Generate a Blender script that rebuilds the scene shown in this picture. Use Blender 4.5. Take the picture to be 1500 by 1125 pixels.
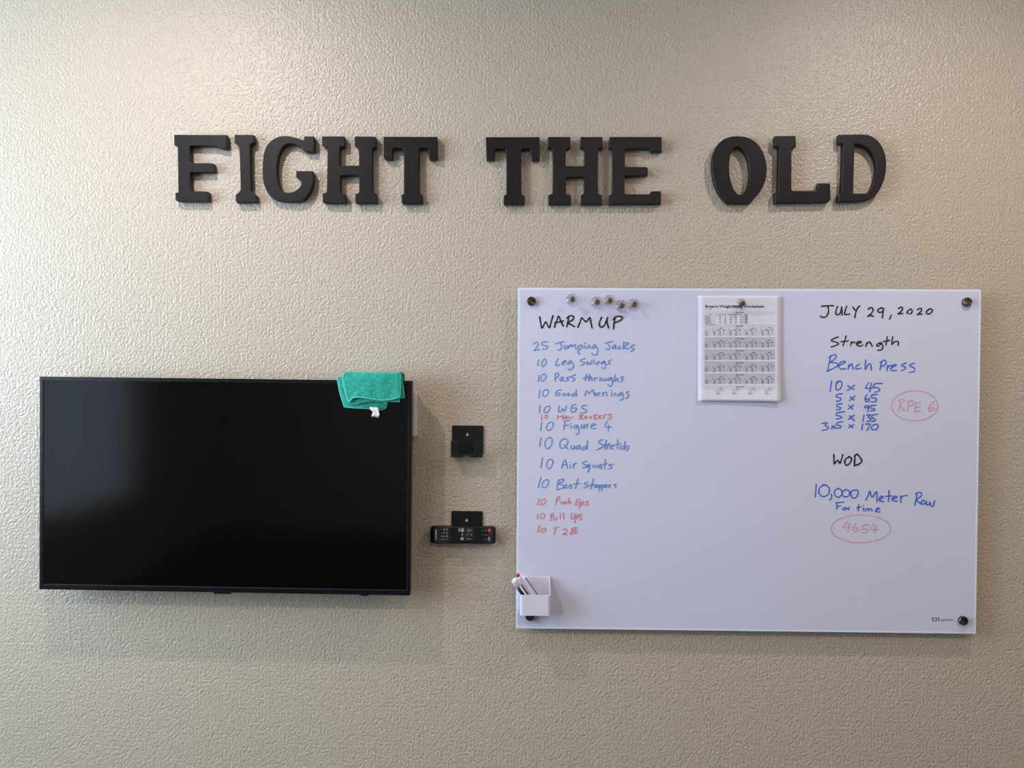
import bpy, bmesh, math, random
from mathutils import Vector, Matrix, noise
for o in list(bpy.data.objects): bpy.data.objects.remove(o)
sc = bpy.context.scene
C = sc.collection
PI = math.pi
random.seed(4)

# ---------------------------------------------------------------- camera, world, exposure
F_PX = 1180.0
CAM = Vector((0.0, -2.1745, 1.55)); PITCH, YAW, ROLL = -0.0167, -0.0188, 0.0059
FWD = Vector((math.sin(YAW)*math.cos(PITCH), math.cos(YAW)*math.cos(PITCH), math.sin(PITCH)))
RGT = Vector((math.cos(YAW), -math.sin(YAW), 0)); UPV = RGT.cross(FWD)
RGT, UPV = (math.cos(ROLL)*RGT + math.sin(ROLL)*UPV), (-math.sin(ROLL)*RGT + math.cos(ROLL)*UPV)
cam_data = bpy.data.cameras.new('camera'); cam = bpy.data.objects.new('camera', cam_data); C.objects.link(cam)
cam_data.sensor_width = 36; cam_data.lens = 36*F_PX/1500; cam_data.clip_start = .05
m3 = Matrix((RGT, UPV, -FWD)).transposed()
cam.matrix_world = Matrix.Translation(CAM) @ m3.to_4x4()
sc.camera = cam
sc.view_settings.view_transform = 'Standard'; sc.view_settings.look = 'None'
sc.view_settings.gamma = 1; sc.view_settings.exposure = 0.0; sc.view_settings.use_curve_mapping = False

SKY = 14.0
LIGHTS = [(-.98, -.80, 13.2, (1, .89, .84)), (1.12, -.80, 9.0, (1, .91, .88)), (-1.65, -2.5, 15, (1, .83, .67)), (.45, -2.5, 14, (1, .83, .67)), (2.6, -2.5, 20, (1, .83, .67))]   # recessed lamps: x, y, watts, colour
CEIL = 2.75
w = bpy.data.worlds.new('sky'); sc.world = w; w.use_nodes = True
nt = w.node_tree; bg = nt.nodes['Background']
tc = nt.nodes.new('ShaderNodeTexCoord'); sp = nt.nodes.new('ShaderNodeSeparateXYZ'); cr = nt.nodes.new('ShaderNodeValToRGB')
nt.links.new(tc.outputs['Generated'], sp.inputs[0]); nt.links.new(sp.outputs['Z'], cr.inputs[0]); nt.links.new(cr.outputs[0], bg.inputs[0])
cr.color_ramp.elements[0].position = 0; cr.color_ramp.elements[0].color = (.65, .835, 1.03, 1)
cr.color_ramp.elements[1].position = .6; cr.color_ramp.elements[1].color = (.60, .82, 1.0, 1)
bg.inputs[1].default_value = SKY

def at(px, py, Y=0.0):
    """point of the plane y = -Y seen at a photograph pixel"""
    d = FWD + RGT*((px-750)/F_PX) - UPV*((py-562.5)/F_PX)
    t = (-Y - CAM.y)/d.y
    return CAM + d*t

# ---------------------------------------------------------------- materials
def lin(c):
    return tuple(((v/255)/12.92 if v/255 <= .04045 else ((v/255+.055)/1.055)**2.4) for v in c) + (1,)
def mat(name, col, rough=.5, metal=0, spec=.5, **k):
    m = bpy.data.materials.new(name); m.use_nodes = True
    b = m.node_tree.nodes['Principled BSDF']
    b.inputs['Base Color'].default_value = lin(col) if max(col) > 1.01 else tuple(col)+(1,)
    b.inputs['Roughness'].default_value = rough; b.inputs['Metallic'].default_value = metal
    b.inputs['Specular IOR Level'].default_value = spec
    for a, v in k.items(): b.inputs[a.replace('_', ' ')].default_value = v
    return m
def add_noise(m, scale, amount, bump=0, bscale=None, dist=.001):
    """slight procedural mottling of the colour, and a fine bump"""
    nt = m.node_tree; b = nt.nodes['Principled BSDF']; c = b.inputs['Base Color'].default_value[:]
    tc = nt.nodes.new('ShaderNodeTexCoord')
    n = nt.nodes.new('ShaderNodeTexNoise'); n.inputs['Scale'].default_value = scale; n.inputs['Detail'].default_value = 4
    r = nt.nodes.new('ShaderNodeValToRGB'); nt.links.new(tc.outputs['Object'], n.inputs['Vector']); nt.links.new(n.outputs[0], r.inputs[0])
    r.color_ramp.elements[0].position = .3; r.color_ramp.elements[1].position = .7
    r.color_ramp.elements[0].color = tuple(v*(1-amount) for v in c[:3])+(1,); r.color_ramp.elements[1].color = tuple(min(1, v*(1+amount)) for v in c[:3])+(1,)
    nt.links.new(r.outputs[0], b.inputs['Base Color'])
    if bump:
        n2 = nt.nodes.new('ShaderNodeTexNoise'); n2.inputs['Scale'].default_value = bscale; n2.inputs['Detail'].default_value = 3
        bp = nt.nodes.new('ShaderNodeBump'); bp.inputs['Strength'].default_value = bump; bp.inputs['Distance'].default_value = dist
        nt.links.new(tc.outputs['Object'], n2.inputs['Vector']); nt.links.new(n2.outputs[0], bp.inputs['Height']); nt.links.new(bp.outputs[0], b.inputs['Normal'])
    return m

def wall_material(name, col):
    m = mat(name, col, rough=.34, spec=.5)
    nt = m.node_tree; b = nt.nodes['Principled BSDF']; N = nt.nodes; L = nt.links
    tc = N.new('ShaderNodeTexCoord')
    mp = N.new('ShaderNodeMapping'); L.new(tc.outputs['Object'], mp.inputs[0]); mp.inputs['Scale'].default_value = (1.0, 1, .85)
    # wormy orange peel: ridges where a warped noise crosses its middle value
    n1 = N.new('ShaderNodeTexNoise'); n1.inputs['Scale'].default_value = 100; n1.inputs['Detail'].default_value = 1.0
    n1.inputs['Roughness'].default_value = .45; n1.inputs['Distortion'].default_value = .15
    L.new(mp.outputs[0], n1.inputs['Vector'])
    s = N.new('ShaderNodeMath'); s.operation = 'SUBTRACT'; L.new(n1.outputs[0], s.inputs[0]); s.inputs[1].default_value = .5
    a = N.new('ShaderNodeMath'); a.operation = 'ABSOLUTE'; L.new(s.outputs[0], a.inputs[0])
    r = N.new('ShaderNodeMapRange'); L.new(a.outputs[0], r.inputs[0]); r.inputs[1].default_value = 0; r.inputs[2].default_value = .19
    r.inputs[3].default_value = 1; r.inputs[4].default_value = 0; r.interpolation_type = 'SMOOTHSTEP'
    n2 = N.new('ShaderNodeTexNoise'); n2.inputs['Scale'].default_value = 125; n2.inputs['Detail'].default_value = 2
    L.new(tc.outputs['Object'], n2.inputs['Vector'])
    ad = N.new('ShaderNodeMath'); ad.operation = 'MULTIPLY_ADD'; L.new(n2.outputs[0], ad.inputs[0]); ad.inputs[1].default_value = 3.2; L.new(r.outputs[0], ad.inputs[2])
    bp = N.new('ShaderNodeBump'); bp.inputs['Strength'].default_value = 1.0; bp.inputs['Distance'].default_value = .00062
    L.new(ad.outputs[0], bp.inputs['Height']); L.new(bp.outputs[0], b.inputs['Normal'])
    return m

M = {}
M['wall'] = wall_material('beige_orange_peel_paint', (194, 180, 163))
M['ceiling'] = add_noise(mat('white_ceiling_paint', (205, 203, 198), .8), 30, .02, .4, 90)
M['floor'] = add_noise(mat('dark_rubber_floor', (46, 46, 50), .7), 60, .3)
M['trim'] = add_noise(mat('white_trim_paint', (215, 213, 208), .4), 20, .02)
M['letter'] = add_noise(mat('espresso_painted_wood', (25, 18, 21), .40, spec=.30), 40, .12, .25, 260, .0004)
M['tv_case'] = add_noise(mat('dark_blue_black_plastic', (13, 15, 19), .24), 90, .1)
M['screen'] = add_noise(mat('dark_glass_screen', (5, 5, 6), .11, spec=.42), 5, .05)
M['black'] = add_noise(mat('black_satin_plastic', (14, 14, 15), .42), 90, .12)
M['remote_body'] = add_noise(mat('black_remote_plastic', (18, 18, 20), .38), 90, .12)
M['remote_face'] = add_noise(mat('charcoal_remote_face', (44, 44, 48), .45), 90, .1)
M['glass'] = add_noise(mat('milky_white_glass', (216, 216, 237), .16, spec=.5), 3, .012)
M['glass_edge'] = add_noise(mat('clear_glass_margin', (232, 238, 252), .1, spec=.6), 9, .01)
M['paper'] = add_noise(mat('white_paper', (226, 222, 234), .8, spec=.2), 30, .01)
M['band_light'] = add_noise(mat('light_grey_print', (213, 210, 221), .8, spec=.2), 40, .01)
M['band'] = add_noise(mat('grey_print', (194, 191, 202), .8, spec=.2), 40, .01)
M['ink_print'] = add_noise(mat('dark_grey_print_ink', (66, 62, 72), .8, spec=.2), 40, .05)
M['ink_bold'] = add_noise(mat('black_print_ink', (34, 32, 40), .8, spec=.2), 40, .05)
M['logo'] = add_noise(mat('grey_printed_mark', (96, 96, 108), .6), 40, .04)
M['mk_black'] = add_noise(mat('black_marker_ink', (22, 18, 26), .6), 300, .2)
M['mk_blue'] = add_noise(mat('deep_blue_marker_ink', (56, 102, 206), .6), 300, .15)
M['mk_blue_faded'] = add_noise(mat('faded_blue_marker_ink', (104, 144, 216), .6), 300, .15)
M['mk_red'] = add_noise(mat('faded_red_marker_ink', (226, 134, 144), .6), 300, .12)
M['mk_pink'] = add_noise(mat('pale_pink_marker_ink', (224, 166, 182), .6), 300, .08)
M['white_plastic'] = add_noise(mat('white_plastic', (224, 218, 232), .35), 20, .01)
M['plate'] = add_noise(mat('white_wall_plate_plastic', (226, 216, 224), .35), 20, .01)
M['white_mark'] = add_noise(mat('pale_printed_mark', (205, 205, 212), .6), 60, .03)
M['label_black'] = add_noise(mat('black_barrel_label', (18, 18, 20), .35), 60, .1)
M['label_blue'] = add_noise(mat('blue_barrel_label', (40, 60, 150), .35), 60, .1)
M['red'] = add_noise(mat('red_plastic', (205, 22, 40), .35), 60, .05)
M['btn_red'] = mat('red_button', (225, 70, 78), .4); M['btn_green'] = mat('teal_button', (50, 150, 140), .4)
M['btn_orange'] = mat('orange_button', (205, 110, 40), .4); M['btn_blue'] = mat('blue_button', (50, 60, 200), .4)
M['btn_white'] = mat('white_button', (200, 200, 205), .4); M['btn_pink'] = mat('pale_pink_button', (222, 170, 170), .4)
M['btn_dark'] = mat('black_button', (20, 20, 22), .4)
for k in ('btn_red', 'btn_green', 'btn_orange', 'btn_blue', 'btn_white', 'btn_pink', 'btn_dark'): add_noise(M[k], 200, .04)
M['bead'] = add_noise(mat('screen_edge_bead', (52, 54, 60), .3), 60, .04)
M['tag'] = add_noise(mat('white_satin_tag', (232, 228, 230), .6), 200, .03)
M['trim_ring'] = add_noise(mat('white_lamp_trim', (230, 230, 228), .4), 60, .02)

m = mat('teal_microfibre', (50, 168, 148), .95, spec=.1)
add_noise(m, 160, .22, .9, 420, .0016)
m.node_tree.nodes['Principled BSDF'].inputs['Sheen Weight'].default_value = .35
M['cloth'] = m
M['hem'] = add_noise(mat('teal_overlock_thread', (92, 208, 192), .8, spec=.1), 700, .15, .5, 900, .0006)

def steel():
    m = mat('spun_steel', (104, 99, 90), .30, 1.0)
    nt = m.node_tree; b = nt.nodes['Principled BSDF']; N = nt.nodes; L = nt.links
    t = N.new('ShaderNodeTangent'); t.direction_type = 'RADIAL'; t.axis = 'Y'
    b.inputs['Anisotropic'].default_value = .95; L.new(t.outputs[0], b.inputs['Tangent'])
    tc = N.new('ShaderNodeTexCoord'); n = N.new('ShaderNodeTexNoise'); n.inputs['Scale'].default_value = 400
    L.new(tc.outputs['Object'], n.inputs['Vector'])
    mr = N.new('ShaderNodeMapRange'); L.new(n.outputs[0], mr.inputs[0]); mr.inputs[3].default_value = .18; mr.inputs[4].default_value = .26
    L.new(mr.outputs[0], b.inputs['Roughness'])
    return m
M['steel'] = steel()
M['core'] = add_noise(mat('nickel_magnet', (150, 122, 100), .28, 1.0), 300, .1)

def facing_reflectance(nt):
    """Schlick reflectance, the same for the front and the back of a thin clear wall"""
    N = nt.nodes; L = nt.links
    lw = N.new('ShaderNodeLayerWeight'); lw.inputs[0].default_value = .5
    p = N.new('ShaderNodeMath'); p.operation = 'POWER'; L.new(lw.outputs['Facing'], p.inputs[0]); p.inputs[1].default_value = 4
    q = N.new('ShaderNodeMath'); q.operation = 'MULTIPLY_ADD'; L.new(p.outputs[0], q.inputs[0]); q.inputs[1].default_value = .95; q.inputs[2].default_value = .045
    return q.outputs[0]
def acrylic():
    m = bpy.data.materials.new('clear_acrylic'); m.use_nodes = True
    nt = m.node_tree; N = nt.nodes; L = nt.links; N.clear()
    out = N.new('ShaderNodeOutputMaterial'); tr = N.new('ShaderNodeBsdfTransparent'); tr.inputs[0].default_value = (.985, .988, .994, 1)
    gl = N.new('ShaderNodeBsdfGlossy'); gl.inputs['Roughness'].default_value = .06
    fr = facing_reflectance(nt)
    tc = N.new('ShaderNodeTexCoord'); n = N.new('ShaderNodeTexNoise'); n.inputs['Scale'].default_value = 90
    bp = N.new('ShaderNodeBump'); bp.inputs['Strength'].default_value = .15; bp.inputs['Distance'].default_value = .0005
    L.new(tc.outputs['Object'], n.inputs['Vector']); L.new(n.outputs[0], bp.inputs['Height']); L.new(bp.outputs[0], gl.inputs['Normal'])
    mx = N.new('ShaderNodeMixShader'); L.new(fr, mx.inputs[0]); L.new(tr.outputs[0], mx.inputs[1]); L.new(gl.outputs[0], mx.inputs[2])
    L.new(mx.outputs[0], out.inputs[0])
    return m
M['acrylic'] = acrylic()
def emit(name, col, s):
    m = bpy.data.materials.new(name); m.use_nodes = True; b = m.node_tree.nodes['Principled BSDF']
    b.inputs['Base Color'].default_value = (.8, .8, .8, 1); b.inputs['Emission Color'].default_value = tuple(col)+(1,); b.inputs['Emission Strength'].default_value = s
    return m
M['lens'] = emit('lit_lamp_lens', (1, .9, .8), 6)

# ---------------------------------------------------------------- mesh helpers
def link(name, me, material, parent=None, smooth=False):
    o = bpy.data.objects.new(name, me); C.objects.link(o)
    me.materials.clear(); me.materials.append(material)
    if smooth:
        for p in me.polygons: p.use_smooth = True
    if parent is not None:
        o.parent = parent
    return o
def root_off(parent):
    v = Vector((0, 0, 0))
    while parent is not None:
        v += parent.location; parent = parent.parent
    return v
def obj(name, bm, material, parent=None, smooth=False, world=True):
    """link a bmesh as ONE mesh object; coordinates are world ones and are moved into the parent's frame"""
    me = bpy.data.meshes.new(name); bmesh.ops.recalc_face_normals(bm, faces=bm.faces[:]); bm.to_mesh(me); bm.free()
    if world and parent is not None:
        me.transform(Matrix.Translation(-root_off(parent)))
    return link(name, me, material, parent, smooth)
def thing(name, label, cat, loc, group=None):
    o = bpy.data.objects.new(name, None); C.objects.link(o); o.location = loc; o.empty_display_size = .02
    o['label'] = label; o['category'] = cat
    if group: o['group'] = group
    return o
def tag(o, label, cat=None, group=None):
    o['label'] = label
    if cat: o['category'] = cat
    if group: o['group'] = group
    return o
def struct(name, bm, material, parent=None, smooth=False):
    o = obj(name, bm, material, parent, smooth)
    if parent is None: o['kind'] = 'structure'
    return o
def box(bm, a, b, bevel=0, seg=2):
    vs = [bm.verts.new((x, y, z)) for x in (a[0], b[0]) for y in (a[1], b[1]) for z in (a[2], b[2])]
    fs = [bm.faces.new([vs[i] for i in f]) for f in ((0, 1, 3, 2), (4, 6, 7, 5), (0, 4, 5, 1), (2, 3, 7, 6), (0, 2, 6, 4), (1, 5, 7, 3))]
    bmesh.ops.recalc_face_normals(bm, faces=fs)
    if bevel:
        es = list({e for f in fs for e in f.edges})
        bmesh.ops.bevel(bm, geom=es, offset=bevel, segments=seg, profile=.6, affect='EDGES')
def BX(a, b, bevel=0, seg=2):
    bm = bmesh.new(); box(bm, a, b, bevel, seg); return bm
def frame_of(d):
    d = d.normalized(); u = d.orthogonal().normalized(); return d, u, d.cross(u)
def lathe(bm, base, axis, prof, seg=24):
    """prof: (r, h) rings along the axis"""
    d, u, v = frame_of(Vector(axis)); base = Vector(base); rings = []
    for r, h in prof:
        if r < 1e-7: rings.append([bm.verts.new(base + d*h)])
        else: rings.append([bm.verts.new(base + d*h + (u*math.cos(2*PI*k/seg)+v*math.sin(2*PI*k/seg))*r) for k in range(seg)])
    for a, b in zip(rings, rings[1:]):
        for k in range(seg):
            k2 = (k+1) % seg
            if len(a) == 1 and len(b) == 1: continue
            if len(a) == 1: bm.faces.new((a[0], b[k], b[k2]))
            elif len(b) == 1: bm.faces.new((a[k], b[0], a[k2]))
            else: bm.faces.new((a[k], b[k], b[k2], a[k2]))
def tube(bm, pts, r, seg=6):
    pts = [Vector(p) for p in pts]; rings = []
    for i, p in enumerate(pts):
        d = (pts[min(i+1, len(pts)-1)] - pts[max(i-1, 0)]).normalized()
        u = Vector((0, 1, 0)).cross(d)
        u = u.normalized() if u.length > 1e-4 else d.orthogonal().normalized()
        v = d.cross(u)
        rings.append([bm.verts.new(p + (u*math.cos(2*PI*k/seg)+v*math.sin(2*PI*k/seg))*r) for k in range(seg)])
    for a, b in zip(rings, rings[1:]):
        for k in range(seg): bm.faces.new((a[k], b[k], b[(k+1) % seg], a[(k+1) % seg]))
    bm.faces.new(rings[0]); bm.faces.new(rings[-1])
def prism(bm, pts2, y0, y1):
    """polygon of (x, z) points pushed from y0 to y1"""
    a = [bm.verts.new((x, y0, z)) for x, z in pts2]; b = [bm.verts.new((x, y1, z)) for x, z in pts2]
    n = len(a)
    for i in range(n): bm.faces.new((a[i], a[(i+1) % n], b[(i+1) % n], b[i]))
    bm.faces.new(a); bm.faces.new(b)
def round_rect(x0, z0, x1, z1, r, n=5, corners=(1, 1, 1, 1)):
    out = []
    for (cx, cz, a0, on) in ((x1, z1, 0, corners[0]), (x0, z1, 90, corners[1]), (x0, z0, 180, corners[2]), (x1, z0, 270, corners[3])):
        if not on: out.append((cx, cz)); continue
        sx = -1 if cx == x1 else 1; sz = -1 if cz == z1 else 1
        for k in range(n+1):
            a = math.radians(a0 + 90*k/n); out.append((cx+sx*r+r*math.cos(a), cz+sz*r+r*math.sin(a)))
    return out
def chaikin(p, closed=True, it=2, lim=42):
    """round the shallow corners of an outline and keep the sharp ones"""
    for _ in range(it):
        out = []; n = len(p)
        for i in range(n):
            a, b, c = Vector(p[i-1]), Vector(p[i]), Vector(p[(i+1) % n])
            if not closed and i in (0, n-1): out.append(tuple(b)); continue
            ang = math.degrees((b-a).angle(c-b, 0))
            if ang > lim or ang < 1: out.append(tuple(b))
            else: out += [tuple(b.lerp(a, .25)), tuple(b.lerp(c, .25))]
        p = out
    return p
def curve_mesh(loops, half, bevel):
    """a flat shape with holes, given thickness and an eased edge; lies in local xy"""
    cu = bpy.data.curves.new('outline', 'CURVE'); cu.dimensions = '2D'; cu.fill_mode = 'BOTH'
    cu.extrude = half-bevel; cu.bevel_depth = bevel; cu.bevel_resolution = 2; cu.offset = -bevel
    for lp in loops:
        s = cu.splines.new('POLY'); s.points.add(len(lp)-1); s.use_cyclic_u = True
        for q, (x, y) in zip(s.points, lp): q.co = (x, y, 0, 1)
    o = bpy.data.objects.new('outline', cu); C.objects.link(o)
    me = bpy.data.meshes.new_from_object(o.evaluated_get(bpy.context.evaluated_depsgraph_get()))
    bpy.data.objects.remove(o); bpy.data.curves.remove(cu)
    return me

# ---------------------------------------------------------------- the room
XL, XR, YB = -2.95, 3.1, -5.6
T = .12
struct('wall_back', BX((XL-T, 0, 0), (XR+T, T, CEIL)), M['wall'])
struct('wall_right', BX((XR, YB, 0), (XR+T, -.0005, CEIL)), M['wall'])
struct('wall_front', BX((XL-T, YB-T, 0), (XR+T, YB-.0005, CEIL)), M['wall'])
struct('floor', BX((XL-T, YB-T, -.1), (XR+T, T, -.0005)), M['floor'])
WINS = [(-2.35, -.22, .95, 2.62, (.97, .98, .98)), (-4.08, -2.72, .58, 2.35, (.38, .37, .37))]   # y0, y1, z0, z1, pane tint: a clear one, and one with a dark tint added to dim its screen reflection
bm = bmesh.new()
prev = -.0005
for y0, y1, z0, z1, _ in WINS:
    box(bm, (XL-T, y1, 0), (XL, prev, CEIL)); box(bm, (XL-T, y0, 0), (XL, y1, z0)); box(bm, (XL-T, y0, z1), (XL, y1, CEIL)); prev = y0
box(bm, (XL-T, YB, 0), (XL, prev, CEIL))
struct('wall_left', bm, M['wall'])
def pane_mat(name, tint):
    m = bpy.data.materials.new(name); m.use_nodes = True; nt = m.node_tree; N = nt.nodes; L = nt.links; N.clear()
    out = N.new('ShaderNodeOutputMaterial'); tr = N.new('ShaderNodeBsdfTransparent'); tr.inputs[0].default_value = tuple(tint)+(1,)
    gl = N.new('ShaderNodeBsdfGlossy'); gl.inputs['Roughness'].default_value = .02; fr = facing_reflectance(nt)
    mx = N.new('ShaderNodeMixShader'); L.new(fr, mx.inputs[0]); L.new(tr.outputs[0], mx.inputs[1]); L.new(gl.outputs[0], mx.inputs[2]); L.new(mx.outputs[0], out.inputs[0])
    return m
for i, (y0, y1, z0, z1, tint) in enumerate(WINS):
    bm = bmesh.new(); fw = .045
    for a, b in (((y0, z0), (y1, z0+fw)), ((y0, z1-fw), (y1, z1)), ((y0, z0+fw), (y0+fw, z1-fw)), ((y1-fw, z0+fw), (y1, z1-fw))):
        box(bm, (XL-.09, a[0], a[1]), (XL-.03, b[0], b[1]))
    win = struct('window_%d' % (i+1), bm, M['trim'])
    pn = obj('pane', BX((XL-.065, y0+fw, z0+fw), (XL-.061, y1-fw, z1-fw)), pane_mat('window_glass_%d' % (i+1), tint), win)
    struct('trim_%d' % (i+1), BX((XL-.03, y0-.03, z0-.03), (XL+.03, y1+.03, z0-.0005)), M['trim'])
    ld = bpy.data.lights.new('sky_portal', 'AREA'); ld.shape = 'RECTANGLE'; ld.size = y1-y0-2*fw; ld.size_y = z1-z0-2*fw; ld.cycles.is_portal = True
    lo = bpy.data.objects.new('sky_portal', ld); C.objects.link(lo); lo.parent = win
    lo.matrix_world = Matrix.Translation((XL-.115, (y0+y1)/2, (z0+z1)/2)) @ Matrix(((0, 0, -1), (1, 0, 0), (0, 1, 0))).to_4x4()
bm = bmesh.new(); box(bm, (XL-T, YB-T, CEIL), (XR+T, T, CEIL+.1)); struct('ceiling', bm, M['ceiling'])
for nm, a, b in (('baseboard_back', (XL, -.014, 0), (XR, -.0005, .1)), ('baseboard_left', (XL+.0005, YB, 0), (XL+.014, -.015, .1)),
                 ('baseboard_right', (XR-.014, YB, 0), (XR-.0005, -.015, .1))):
    struct(nm, BX(a, b, .003), M['trim'])
spots = ['left one of the two near it', 'right one of the two near it', 'leftmost of the three farther out', 'middle one of the three farther out', 'rightmost of the three farther out']
for i, (x, y, p, lamp_col) in enumerate(LIGHTS):
    t = thing('ceiling_light', 'round recessed ceiling light before the wall, %s' % spots[i], 'ceiling light', (x, y, CEIL), 'recessed ceiling lights')
    bm = bmesh.new(); lathe(bm, (x, y, CEIL), (0, 0, -1), [(.062, .0005), (.062, .004), (.080, .006), (.084, .003), (.084, .0005)], 32); obj('trim_ring', bm, M['trim_ring'], t, True)
    bm = bmesh.new(); lathe(bm, (x, y, CEIL-.0005), (0, 0, -1), [(.062, 0), (.060, .002), (0, .003)], 32); obj('lens', bm, M['lens'], t, True)
    ld = bpy.data.lights.new('lamp', 'AREA'); ld.shape = 'DISK'; ld.size = .05; ld.energy = p; ld.color = lamp_col
    lo = bpy.data.objects.new('lamp', ld); C.objects.link(lo); lo.parent = t; lo.location = (0, 0, -.006)

# ---------------------------------------------------------------- the wooden wall letters
LT = .021
def poly_px(s, ox, oy, k):
    return [(ox+float(a)/k, oy+float(b)/k) for a, b in (q.split(',') for q in s.split())]
K1, K2, K3, K4 = (230, 170, 6), (450, 170, 6), (700, 170, 5), (1020, 170, 5)
LET = [
 ('F', 'first letter of FIGHT, above the television', K1, ["148,163 610,165 614,172 614,288 560,288 522,262 290,262 290,405 298,412 488,412 498,420 500,490 492,495 300,495 293,503 293,652 302,660 440,660 450,668 450,752 185,752 162,740 158,675 185,670 180,275 150,255"]),
 ('I', 'second letter of FIGHT', K1, ["680,163 845,163 852,172 852,232 822,250 816,270 825,655 872,695 872,757 700,762 690,750 690,690 725,665 735,640 722,270 680,235"]),
 ('G', 'rounded third letter of FIGHT', K1, ["1120,172 1180,178 1240,195 1280,212 1292,207 1292,177 1376,177 1382,185 1382,316 1310,318 1283,300 1268,280 1225,255 1180,242 1140,245 1100,275 1070,340 1052,430 1054,520 1068,600 1090,650 1130,672 1180,670 1230,650 1265,610 1270,580 1250,555 1222,540 1222,480 1365,482 1375,495 1375,580 1355,650 1320,710 1265,755 1180,758 1060,748 1000,715 950,640 928,560 925,450 935,330 960,260 1000,215 1060,180"]),
 ('H', 'fourth letter of FIGHT', K2, ["128,177 325,177 330,183 330,268 292,272 286,280 286,428 294,435 450,433 456,425 452,290 418,262 416,178 600,180 605,187 605,275 580,280 572,290 572,660 580,670 610,690 612,768 430,768 422,758 422,682 450,674 456,664 456,530 450,523 300,523 292,532 292,665 300,675 318,680 338,692 338,768 150,768 135,756 133,678 165,670 172,660 178,285 130,255"]),
 ('T', 'last letter of FIGHT', K2, ["668,180 1142,182 1145,380 1085,382 1070,370 1062,290 1045,280 990,282 982,292 986,680 1012,692 1015,772 838,772 828,760 828,690 848,682 850,320 840,285 760,280 752,290 748,380 682,378 670,365"]),
 ('T', 'first letter of THE, above the gap', K3, ["57,153 453,153 453,322 398,322 392,312 388,250 380,240 330,238 318,250 318,568 325,578 343,585 343,648 192,648 188,640 190,580 208,572 208,248 200,238 132,242 126,252 122,322 62,320"]),
 ('H', 'middle letter of THE', K3, ["513,152 678,152 680,232 650,238 643,248 643,358 650,366 772,366 780,358 780,248 770,238 753,232 753,152 912,152 914,235 888,240 880,250 880,565 888,573 910,578 910,648 755,648 755,578 770,572 778,562 778,456 770,449 654,449 645,456 645,565 655,575 682,580 682,648 517,648 517,578 540,570 548,560 550,248 542,238 513,232"]),
 ('E', 'last letter of THE', K3, ["967,152 1348,152 1348,262 1272,262 1262,240 1088,240 1078,248 1078,364 1086,371 1235,373 1247,384 1245,436 1085,438 1075,446 1075,564 1083,572 1255,572 1270,550 1342,550 1342,645 962,648 962,578 980,572 986,560 988,248 980,238 965,235"]),
 ('O', 'rounded first letter of OLD', K4, ["315,146 370,152 430,180 475,230 505,300 518,370 515,450 490,520 450,580 388,642 232,642 190,600 150,540 124,460 114,380 118,300 143,225 188,175 240,152 280,146", "302,223 340,240 370,290 388,350 393,430 382,510 357,560 325,577 300,568 270,530 248,460 240,380 245,300 266,245"]),
 ('L', 'middle letter of OLD', K4, ["578,145 728,143 732,225 705,232 698,240 698,538 706,545 880,545 893,530 895,490 980,490 985,610 965,632 577,640 577,560 596,550 602,540 606,238 598,230 577,220"]),
 ('D', 'last letter of OLD, rightmost on the wall', K4, ["1046,135 1215,132 1270,138 1330,175 1370,235 1392,310 1392,400 1375,480 1335,560 1290,605 1210,628 1042,630 1042,578 1060,572 1067,562 1078,212 1070,204 1046,200", "1160,205 1220,212 1270,245 1310,310 1325,380 1315,450 1290,520 1260,560 1230,567 1150,565"]),
]
for ch, where, k, loops in LET:
    lw = []
    for q in loops:
        p = poly_px(q, *k)
        p = chaikin(p, True, 2, 44 if ch in 'GOD' else 40)
        lw.append([(v.x, v.z) for v in (at(a, b, LT) for a, b in p)])
    xs = [x for x, _ in lw[0]]; zs = [z for _, z in lw[0]]; cx = (min(xs)+max(xs))/2; z0 = min(zs)
    me = curve_mesh([[(x-cx, z-z0) for x, z in lp] for lp in lw], LT/2, .0022)
    me.transform(Matrix.Rotation(PI/2, 4, 'X'))
    o = link('wall_letter', me, M['letter']); o.location = (cx, -LT/2-.0004, z0)
    tag(o, 'dark brown painted wooden letter %s, %s' % (ch, where), 'letter', 'raised wooden letters in a row on the wall')
    for p in me.polygons: p.use_smooth = False

# ---------------------------------------------------------------- the television
TD = .085
c = [at(58, 551.5, TD), at(604.6, 558, TD), at(599.6, 872.5, TD), at(57.2, 863.4, TD)]
cen = sum(c, Vector())/4
tw = ((c[1]-c[0]).length+(c[2]-c[3]).length)/2; th = ((c[0]-c[3]).length+(c[1]-c[2]).length)/2
top = c[1]-c[0]; bot = c[2]-c[3]
ang = -(math.atan2(top.z, top.x)+math.atan2(bot.z, bot.x))/2
tv = thing('television', 'flat black wall mounted television with a switched off screen', 'television', cen)
tv.rotation_euler = (0, ang, 0)
hw, hh = tw/2, th/2
def local(name, bm, m, parent=tv, smooth=False): return obj(name, bm, m, parent, smooth, world=False)
bez = .0085
bm = bmesh.new()      # slim front frame, ring of four mitred bars
def ring(bm, ox, oz, ix, iz0, iz1, y0, y1):
    o4 = [(-ox, -oz), (ox, -oz), (ox, oz), (-ox, oz)]; i4 = [(-ix, iz0), (ix, iz0), (ix, iz1), (-ix, iz1)]
    A = [bm.verts.new((x, y0, z)) for x, z in o4]; B = [bm.verts.new((x, y0, z)) for x, z in i4]
    A2 = [bm.verts.new((x, y1, z)) for x, z in o4]; B2 = [bm.verts.new((x, y1, z)) for x, z in i4]
    for i in range(4):
        j = (i+1) % 4
        bm.faces.new((A[i], A[j], B[j], B[i])); bm.faces.new((A2[i], A2[j], B2[j], B2[i]))
        bm.faces.new((A[i], A[j], A2[j], A2[i])); bm.faces.new((B[i], B[j], B2[j], B2[i]))
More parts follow.
